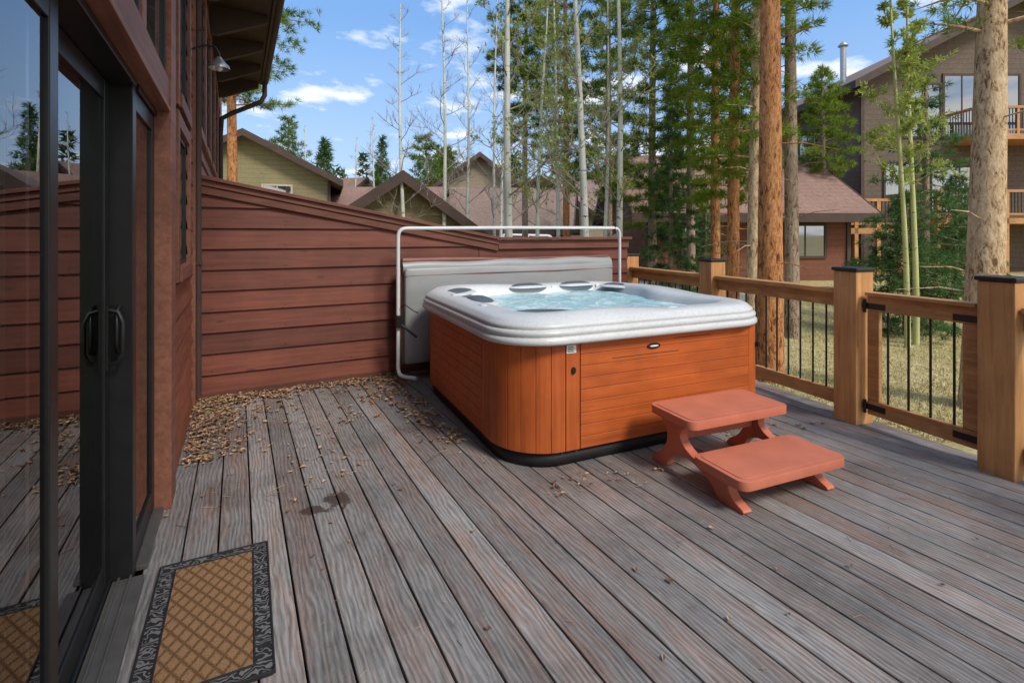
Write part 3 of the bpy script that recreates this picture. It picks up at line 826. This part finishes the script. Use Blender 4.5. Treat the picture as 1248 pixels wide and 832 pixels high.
# ------------------------------------------------------------------ trees
def tuft_tris(C,D,n,L,W):
    C=np.repeat(C,n,0); D=np.repeat(D,n,0); k=len(C)
    r=rng.normal(size=(k,3)); v=D*.8+r*.75; v/=np.linalg.norm(v,axis=1)[:,None]
    base=C+r*L*.12; l=L*(.6+.6*rng.random((k,1)))
    s=np.cross(v,rng.normal(size=(k,3))); s/=np.linalg.norm(s,axis=1)[:,None]; s*=W*.5
    return np.stack([base-s,base+s,base+v*l],1)
def conifer(name,x,y,h,r,cb,cr,bk,lf,kind='pine',lean=(0,0),nb=60,L=.15,W=.02,blades=14,step=.16,dead=0,rb=None):
    z0=gz(x,y)-.05
    root=empty(name,(x,y,z0))
    mb=MB(); n=9
    ph=random.uniform(0,6)
    cx=lambda t:(lean[0]*t+.012*h*.4*math.sin(3*t*2+ph)*t, lean[1]*t+.01*h*.4*math.sin(4*t+ph)*t)
    path=[(*cx(i/n),h*i/n) for i in range(n+1)]
    rad=[(rb or r)*(1.12 if i==0 else 1)*(1-.80*(i/n)**1.3)+.005 for i in range(n+1)]
    mb.tube(path,rad,12,0)
    C=[];D=[]
    for b in range(nb):
        u=(b+random.random())/nb; zz=cb+(h-cb)*u*.985; t=zz/h
        az=b*2.39996+random.uniform(-.5,.5)
        if kind=='pine':
            Lb=cr*(math.sin(math.pi*(.22+.72*u))**.8)*random.uniform(.4,1.15); el=random.uniform(-.1,.35)+u*.5
        else:
            Lb=cr*(1-u)**.85*random.uniform(.65,1.08)+.08; el=random.uniform(-.35,.0)+u*.5
        d=np.array([math.cos(az)*math.cos(el),math.sin(az)*math.cos(el),math.sin(el)]); perp=np.array([-math.sin(az),math.cos(az),0])
        o=np.array([*cx(t),zz])
        sag=(-.12 if kind=='pine' else -.18)*Lb
        pt=lambda q:o+d*Lb*q+np.array([0,0,sag*q*q+ (.12*Lb*q**3 if kind!='pine' else 0)])
        mb.tube([tuple(pt(q)) for q in (0,.5,1)],[max(.006,r*.16),max(.004,r*.1),.003],4,0)
        m=max(3,int(Lb/step*2.2))
        for k in range(m):
            q=random.uniform(.28 if kind=='pine' else .12,1.0)
            w=Lb*.30*(1.15-q)*random.uniform(-1,1) if kind!='pine' else Lb*.26*random.uniform(-1,1)
            p=pt(q)+perp*w+np.array([0,0,random.uniform(-.04,.06)*Lb])
            dd=d+perp*(1.0 if w>0 else -1.0)*.6+np.array([0,0,.35 if kind=='pine' else -.15])
            C.append(p); D.append(dd/np.linalg.norm(dd))
    for b in range(dead):
        zz=random.uniform(cb*.3,cb); az=random.uniform(0,6.28); Lb=random.uniform(.3,1.0); t=zz/h; o=Vector((*cx(t),zz))
        e=o+Vector((math.cos(az)*Lb,math.sin(az)*Lb,random.uniform(-.2,.25)*Lb)); mid=(o+e)/2+Vector((0,0,.05))
        mb.tube([o,mid,e],[.012,.008,.003],4,0)
    mb.obj('trunk_and_limbs',bk,root,recalc=False)
    if C: tri_obj('needles',tuft_tris(np.array(C),np.array(D),blades,L,W),lf,root)
    return root
def aspen(name,x,y,h,r,lean=(0,0),bk=None,nbr=26,start=.25,buds=0,blen=.16):
    z0=gz(x,y)-.05; root=empty(name,(x,y,z0)); mb=MB(); tw=MB(); n=9; ph=random.uniform(0,6)
    cx=lambda t:(lean[0]*t+.05*math.sin(5*t+ph), lean[1]*t+.05*math.sin(4*t+ph*2))
    mb.tube([(*cx(i/n),h*i/n) for i in range(n+1)],[r*(1-.82*i/n)+.004 for i in range(n+1)],8,0)
    C=[];D=[]
    def br(o,d,L,rr,lev):
        d=d.normalized(); p=o.copy(); pts=[p.copy()]; k=4
        for i in range(k):
            d=(d+Vector((random.gauss(0,.13),random.gauss(0,.13),random.gauss(.07,.1)))).normalized(); p=p+d*L/k; pts.append(p.copy())
        tw.tube(pts,[rr*(1-.8*i/k) for i in range(k+1)],3 if lev else 4,0)
        if lev<2:
            for i in range(5 if lev==0 else 4):
                t=random.uniform(.25,1); q=pts[min(k,int(t*k))]
                sd=Vector((random.gauss(0,1),random.gauss(0,1),random.gauss(.2,.5))).normalized()
                br(q,d*.9+sd*.8,L*random.uniform(.35,.6),rr*.55,lev+1)
        else:
            C.append(np.array(pts[-1])); D.append(np.array(d)); C.append(np.array(pts[2])); D.append(np.array(d))
    for b in range(nbr):
        t=start+(1-start)*(b+random.random())/nbr; az=random.uniform(0,6.28); o=Vector((*cx(t),h*t))
        br(o,Vector((math.cos(az),math.sin(az),random.uniform(.3,1.0))),h*blen*(1.15-t)*random.uniform(.6,1.3),max(.005,r*.28*(1-t*.6)),0)
    mb.obj('trunk',bk or M_aspen,root,recalc=False); tw.obj('branches',M_twig if bk is None else bk,root,recalc=False)
    if buds: tri_obj('buds',tuft_tris(np.array(C),np.array(D),buds,.075,.035),M_bud,root)

P=lambda px,d:site(d,(px-624)/621*d)
conifer('pine_tree',*P(1196,5.5),9.5,.175,3.95,1.5,M_barkT,M_pineL,lean=(.5,-.05),nb=50,dead=6,L=.10,W=.010,blades=24)
conifer('pine_tree',*P(938,6.6),11,.155,4.9,1.4,M_barkO,M_pineL,lean=(.15,.05),nb=50,dead=5)
conifer('pine_tree',*P(966,9.2),12,.12,5.2,1.5,M_barkG,M_pineL,lean=(0,.1),nb=55,dead=14,blades=24,W=.016)
conifer('pine_tree',*P(917,9.0),11,.12,3.1,1.1,M_barkT,M_pineL,lean=(.25,0),nb=70,dead=10,blades=26,W=.017)
conifer('pine_tree',*P(893,10.2),12,.12,2.5,1.3,M_barkO,M_pineL,lean=(.1,0),nb=90,dead=10,blades=26,W=.018)
conifer('pine_tree',*P(872,12),12.5,.11,2.5,1.6,M_barkO,M_pineL,nb=95,dead=8,blades=26,W=.020)
conifer('pine_tree',*P(842,14),13,.12,2.4,1.6,M_barkG,M_pineL,nb=100,blades=28,L=.18,W=.022)
conifer('pine_tree',*P(795,15.5),14,.13,1.9,1.6,M_barkG,M_pineL,nb=110,blades=28,L=.19,W=.022)
conifer('pine_tree',*P(742,18),14,.13,3.0,1.4,M_barkG,M_pineL,nb=95,blades=24,L=.20,W=.026)
conifer('pine_tree',*P(690,19),14,.13,3.4,1.7,M_barkO,M_pineL,nb=90,blades=24,L=.20,W=.026)
conifer('pine_tree',*P(640,21),14,.13,5.5,1.8,M_barkG,M_pineD,nb=75,blades=24,L=.22,W=.028)
conifer('pine_tree',*P(1003,21),8.6,.13,4.2,1.3,M_barkG,M_pineL,nb=60,blades=22,L=.2,W=.026)
conifer('pine_tree',-.14,16.2,13,.15,5.4,2.2,M_barkO,M_pineL,nb=80,blades=26,L=.17,W=.018)
conifer('spruce_tree',*P(818,13),5.1,.07,.5,1.0,M_barkG,M_spruce,'spruce',nb=90,blades=22,L=.13,W=.018)
conifer('spruce_tree',*P(1128,10.2),5.4,.08,.9,1.5,M_barkG,M_spruce,'spruce',nb=60,blades=18,L=.12,W=.017,step=.15)
conifer('spruce_tree',*P(1105,9.3),2.7,.06,.2,1.15,M_barkG,M_spruce,'spruce',nb=90,blades=22,L=.11,W=.016)
conifer('spruce_tree',*P(1165,11.3),3.2,.06,.2,1.2,M_barkG,M_spruce,'spruce',nb=80,blades=20,L=.12,W=.018)
conifer('spruce_tree',*P(860,17),3.4,.06,.2,1.1,M_barkG,M_spruce,'spruce',nb=70,blades=16,L=.14,W=.022)
for px,d,h,k in ((395,30,7.2,1.4),(466,42,9.6,1.9),(520,44,10.0,2.4),(352,44,11.5,2.4),(331,46,10,2.0),(545,50,10,2.2),(1010,60,17,3)):
    conifer('spruce_tree' if px in(395,466) else 'pine_tree',*P(px,d),h,.12,h*.15,k,M_barkG,M_spruce if px in(395,466) else M_pineD,'spruce' if px in(395,466) else 'pine',nb=90,blades=12,L=.36,W=.06,step=.35)
for px,d,h,r,ln in ((628,9.2,9.5,.085,(-.25,.1)),(716,9.8,10,.085,(-.35,.1)),(757,11,10,.075,(-.2,0)),(541,14.5,9.5,.07,(.0,.1)),(567,15,9,.06,(.1,0)),(492,14,8.2,.07,(-.1,0)),
                    (600,17,10,.06,(.2,0)),(655,12.5,9,.055,(.3,0)),(680,14,10,.06,(-.1,0)),(612,24,9,.09,(0,0)),(455,30,8.5,.08,(0,0)),(430,34,8,.08,(.2,0)),(372,30,8,.09,(0,0)),(690,26,9,.09,(0,0)),(735,14,9,.06,(.3,.1))):
    aspen('aspen_tree',*P(px,d),h,r,ln,nbr=26 if d<20 else 18,start=.22,buds=3 if px in(716,757,655,735,680,628) else 0,blen=.18)
aspen('aspen_tree',*P(1104,8.4),6.2,.045,(-.45,0),M_aspenY,20,.4,4,.14); aspen('aspen_tree',*P(1112,8.6),6.6,.05,(.15,.1),M_aspenY,20,.4,4,.14)
def forest():
    C=[];D=[]
    for i in range(300):
        d=random.uniform(62,120); a=random.uniform(-1.45,1.6); s=d*a
        if random.random()<.2: continue
        x,y=site(d,s); h=random.uniform(7,13); z=gz(x,y); r=h*.15
        for k in range(70):
            u=random.random()**1.3; th=random.uniform(0,6.28); rr=r*(1-u)*random.uniform(.3,1)
            C.append((x+rr*math.cos(th),y+rr*math.sin(th),z+h*(.08+.9*u))); D.append((math.cos(th)*.7,math.sin(th)*.7,-.1))
    tri_obj('distant_trees',tuft_tris(np.array(C),np.array(D),5,1.0,.32),M_far)
forest()
def grass():
    K=26000
    d=4.6+rng.random(K)**1.4*13; s=d*(.38+rng.random(K)*.7)
    x=.4741*d+.8805*s; y=.8805*d-.4741*s
    keep=(x>4.42+.1516*(y-1.31))&(y>-1); x=x[keep];y=y[keep];k=len(x)
    rr=np.hypot(x,y); z=-.42+.016*np.maximum(0,rr-9)
    C=np.stack([x,y,z],1); D=np.tile([0,0,1.0],(k,1))
    m=N('grass_blades'); c=m.ramp(m.island(),[(0,(.26,.25,.08)),(.25,(.42,.36,.15)),(.7,(.58,.49,.27)),(1,(.66,.58,.38))]); Mg=m.fin(c,.8,0,.2)
    V=tuft_tris(C,D,2,.055,.010); tri_obj('grass',V,Mg)
grass()

# ------------------------------------------------------------------ neighbour houses
def house(name,d,s,yaw,w,L,wall,rise,sid,roof,o=.45,wins=(),fas=None,z=None,gar=()):
    x,y=site(d,s); z0=gz(x,y)-.1 if z is None else z
    root=empty(name,(x,y,z0),yaw)
    hw=w/2; t=.18; sl=rise/hw; hr=wall+rise
    mb=MB(); mb.prism([(-hw,-.3),(hw,-.3),(hw,wall),(0,hr),(-hw,wall)],'y',0,L); mb.obj('walls',sid,root)
    r=MB(); e=hw+o
    for sg in (-1,1):
        r.prism([(sg*.001,hr+.01),(sg*e,hr+.01-sl*e),(sg*e,hr+.01+t-sl*e),(sg*.001,hr+.01+t)],'y',-o,L+o)
    r.obj('roof',roof,root)
    f=MB()
    for sg in (-1,1):
        for y0 in (-o-.05,L+o+.002):
            f.prism([(sg*.001,hr-.12),(sg*(e+.04),hr-.12-sl*(e+.04)),(sg*(e+.04),hr+.03+t-sl*(e+.04)),(sg*.001,hr+.03+t)],'y',y0,y0+.048)
        xx=sg*(e+.003); f.box(min(xx,xx+sg*.05),max(xx,xx+sg*.05),-o,L+o,hr-sl*e-.14,hr-sl*e+t)
    for cx in (-hw,hw):
        for cy in (0,L): f.box(cx-.07,cx+.07,cy-.07,cy+.07,-.3,wall-.1)
    f.obj('fascia',fas or M_fas,root)
    if wins:
        g=MB(); q=MB()
        for face,a,zc,ww,hh in wins:
            k=.09
            if face=='f':
                g.box(a-ww/2,a+ww/2,-.03,.02,zc-hh/2,zc+hh/2)
                q.box(a-ww/2-k,a-ww/2,-.06,.02,zc-hh/2-k,zc+hh/2+k); q.box(a+ww/2,a+ww/2+k,-.06,.02,zc-hh/2-k,zc+hh/2+k)
                q.box(a-ww/2,a+ww/2,-.058,.02,zc+hh/2,zc+hh/2+k); q.box(a-ww/2,a+ww/2,-.058,.02,zc-hh/2-k,zc-hh/2); q.box(a-.025,a+.025,-.045,.02,zc-hh/2,zc+hh/2)
            else:
                X=-hw if face=='l' else hw; sg=-1 if face=='l' else 1
                def bx(m_,y0,y1,z0_,z1_,th): m_.box(min(X-sg*.02,X+sg*th),max(X-sg*.02,X+sg*th),y0,y1,z0_,z1_)
                bx(g,a-ww/2,a+ww/2,zc-hh/2,zc+hh/2,.03)
                bx(q,a-ww/2-k,a-ww/2,zc-hh/2-k,zc+hh/2+k,.06); bx(q,a+ww/2,a+ww/2+k,zc-hh/2-k,zc+hh/2+k,.06)
                bx(q,a-ww/2,a+ww/2,zc+hh/2,zc+hh/2+k,.058); bx(q,a-ww/2,a+ww/2,zc-hh/2-k,zc-hh/2,.058); bx(q,a-.025,a+.025,zc-hh/2,zc+hh/2,.045)
        g.obj('window_glass',M_win,root); q.obj('window_trim',M_fasL if fas is None else fas,root)
    return root
house('neighbour_garage',14.2,-3.12,R(-6),6.4,8,1.2,2.25,M_sidO,M_roofB,.4,[('f',0,.6,1.5,.9)])
house('green_house',24,-12.6,-YAW+R(20),7.5,9,4.5,1.9,M_sidO,M_roofB,.6,[('f',-1.8,3.4,1.2,1.3),('f',1.4,3.4,1.2,1.3),('r',3,3.2,1.4,1.2)])
house('brown_roof_house',30,-4.4,-YAW+R(90),9,12,2.3,2.0,M_sidT,M_roofR,.6,[('l',3,1.6,1.6,1.1),('l',8,1.6,1.6,1.1)])
house('tan_house',35,-2.3,-YAW+R(12),8.5,12,3.9,3.1,M_sidT,M_roofB,.6,[('f',-1.5,4.1,1.3,1.2),('f',1.5,4.1,1.3,1.2)])
house('tan_house',38,2.2,-YAW-R(20),7,10,3.4,2.4,M_sidT,M_roofR,.6,[('f',0,3.4,1.6,1.2)])
house('tan_house',30,3.2,-YAW+R(80),6,10,2.2,2.1,M_sidT,M_roofB,.6,[('l',3,1.5,1.6,1.0)])
house('tan_house',44,-13,-YAW+R(70),9,14,3.4,2.8,M_sidT,M_roofR,.6,[('l',3,2.5,1.6,1.0)])
house('tan_house',52,9,-YAW+R(80),9,16,4,3,M_sidG,M_roofB,.6,[('l',3,2.5,1.6,1.0)])
hd=house('red_sided_house',22.5,12.4,-YAW+R(90),7.4,7.4,2.75,2.3,M_sidR,M_roofR,.7,[('l',1.6,1.5,1.4,1.1),('l',5.5,1.5,1.2,1.0)],fas=M_fas)
th=house('tall_brown_house',22,21.9,-YAW,13.6,14,8.3,3.5,M_sidG,M_roofB,.8,[('f',-4.2,7.0,1.5,2.2),('f',-2.5,7.2,1.5,2.6),('f',-.8,7.2,1.5,2.6),('f',-5.2,4.0,1.2,1.4),('f',-2.6,3.6,2.4,1.9),('l',4,6,1.4,1.5),('l',4,2.5,1.4,1.5)],fas=M_fas)
def balcony(parent,x0,x1,y0,y1,z,posts=True):
    b=MB(); b.box(x0,x1,y0,y1,z-.22,z); 
    for x in np.linspace(x0+.07,x1-.07,4):
        b.box(x-.07,x+.07,y0,y0+.14,(-.3 if posts else z-.3),z+1.1) if posts else b.box(x-.05,x+.05,y0+.002,y0+.1,z,z+1.1)
    b.box(x0,x1,y0-.01,y0+.12,z+1.02,z+1.12); b.box(x0,x0+.12,y0+.12,y1,z+1.02,z+1.12); b.box(x0,x1,y0+.02,y0+.08,z+.12,z+.2)
    b.obj('balcony_timber',M_rail,parent)
    k=MB()
    for x in np.arange(x0+.1,x1,.13): k.box(x-.012,x+.012,y0+.04,y0+.064,z+.2,z+1.02)
    for y in np.arange(y0+.1,y1,.13): k.box(x0+.04,x0+.064,y-.012,y+.012,z,z+1.02)
    k.obj('balcony_balusters',M_metalb,parent)
balcony(th,-3.2,1.5,-1.6,-.07,5.7,False)
balcony(th,-9.7,-7.0,-2.6,0.5,1.9,True)
balcony(th,-5.2,3,-2.0,-.07,2.3,True)
g=MB(); g.box(-9.5,-7.0,.6,3.0,-.3,1.66); g.box(-4.6,-1.2,-.05,.0,-.2,2.0); g.obj('carport_opening',M_fas,th)
c=MB(); c.tube([(-5.0,4,8.6),(-5.0,4,11.2)],.14,12); c.tube([(-5.0,4,11.2),(-5.0,4,11.26),(-5.0,4,11.3),(-5.0,4,11.5)],[.14,.24,.24,.05],12); c.obj('flue_pipe',M_galv,th)

def car(d,s,yaw,col):
    x,y=site(d,s); root=empty('parked_car',(x,y,gz(x,y)+.05),yaw)
    body=MB(); pr=[(-2.3,.35),(2.3,.35),(2.32,.8),(2.1,.98),(1.2,1.05),(.55,1.62),(-1.6,1.66),(-2.15,1.05),(-2.32,.9)]
    body.prism(pr,'y',-.9,.9); body.obj('body',col,root,bevel=.08,seg=3)
    w=MB(); w.prism([(.95,1.08),(.48,1.53),(-.4,1.56),(-.4,1.08)],'y',-.91,.91); w.prism([(-.5,1.08),(-.5,1.56),(-1.5,1.57),(-1.9,1.08)],'y',-.91,.91)
    w.obj('windows',M_win,root)
    t=MB()
    for cx in (-1.4,1.4):
        for cy in (-.92,.68): t.prism([(cx+.34*math.cos(a),.34+.34*math.sin(a)) for a in np.linspace(0,6.283,19)[:-1]],'y',cy,cy+.24)
    t.obj('wheels',M_rub,root)
M_carw=mat('white_car_paint',(.75,.76,.78),.2,.02,3,bump=0); M_carg=mat('silver_car_paint',(.35,.37,.40),.25,.05,3,bump=0)
car(24.5,1.2,-YAW,M_carw); car(24,6.6,-YAW,M_carw); car(29,9.4,-YAW,M_carg)

# ------------------------------------------------------------------ sky / sun
SAZ=R(164)
w=bpy.data.worlds.new('World'); sc.world=w; w.use_nodes=True; nt=w.node_tree; n=nt.nodes; l=nt.links
bg=n['Background']; bg.inputs[1].default_value=.15
sky=n.new('ShaderNodeTexSky'); sky.sky_type='NISHITA'; sky.sun_disc=False; sky.sun_elevation=R(46); sky.sun_rotation=SAZ; sky.ozone_density=2.0; sky.air_density=1.2; sky.dust_density=1.0
tc=n.new('ShaderNodeTexCoord'); sp=n.new('ShaderNodeSeparateXYZ'); l.new(tc.outputs['Generated'],sp.inputs[0])
def mth(op,a,b):
    x=n.new('ShaderNodeMath'); x.operation=op
    for i,v in enumerate((a,b)):
        if isinstance(v,(int,float)): x.inputs[i].default_value=v
        else: l.new(v,x.inputs[i])
    return x.outputs[0]
def wmix(f,a,b):
    x=n.new('ShaderNodeMix'); x.data_type='RGBA'
    for sk,v in ((x.inputs[0],f),(x.inputs[6],a),(x.inputs[7],b)):
        if isinstance(v,(int,float)): sk.default_value=v
        elif isinstance(v,tuple): sk.default_value=(*v,1)
        else: l.new(v,sk)
    return x.outputs[2]
zz=mth('ADD',mth('MAXIMUM',sp.outputs[2],0),.14)
cb=n.new('ShaderNodeCombineXYZ'); l.new(mth('DIVIDE',sp.outputs[0],zz),cb.inputs[0]); l.new(mth('DIVIDE',sp.outputs[1],zz),cb.inputs[1])
nz=n.new('ShaderNodeTexNoise'); nz.inputs['Scale'].default_value=2.3; nz.inputs['Detail'].default_value=9; nz.inputs['Roughness'].default_value=.55; l.new(cb.outputs[0],nz.inputs['Vector'])
south=mth('MULTIPLY',mth('SUBTRACT',.35,sp.outputs[1]),.15)  # extra unseen cloud behind and above the camera, added to raise ambient light
rp=n.new('ShaderNodeValToRGB'); rp.color_ramp.elements[0].position=.54; rp.color_ramp.elements[1].position=.68; l.new(mth('ADD',nz.outputs[0],mth('MAXIMUM',south,0)),rp.inputs[0])
blue=wmix(.6,sky.outputs[0],(1.6,3.6,7.4))
hz=n.new('ShaderNodeValToRGB'); hz.color_ramp.elements[0].position=0; hz.color_ramp.elements[0].color=(1,1,1,1); hz.color_ramp.elements[1].position=.38; hz.color_ramp.elements[1].color=(0,0,0,1); l.new(sp.outputs[2],hz.inputs[0])
blue=wmix(mth('MULTIPLY',hz.outputs[0],.55),blue,(5.0,6.0,7.2))
fin=wmix(rp.outputs[0],blue,(8.6,8.6,8.6))
l.new(fin,bg.inputs[0])
sd=bpy.data.lights.new('sun','SUN'); sd.energy=3.1; sd.angle=R(14); sd.color=(1,.94,.85)
so=bpy.data.objects.new('sun',sd); sc.collection.objects.link(so)
v=Vector((math.sin(SAZ)*math.cos(R(46)),math.cos(SAZ)*math.cos(R(46)),math.sin(R(46)))); so.rotation_euler=v.to_track_quat('Z','Y').to_euler()
# ------------------------------------------------------------------ camera
cd=bpy.data.cameras.new('camera'); cd.lens=17.91; cd.sensor_width=36; cd.shift_y=-.1034; cd.clip_end=4000; cd.clip_start=.02
co=bpy.data.objects.new('camera',cd); sc.collection.objects.link(co); co.location=(0,0,1.45); co.rotation_euler=(R(90),0,-YAW); sc.camera=co
sc.view_settings.view_transform='Standard'; sc.view_settings.look='None'; sc.view_settings.exposure=0
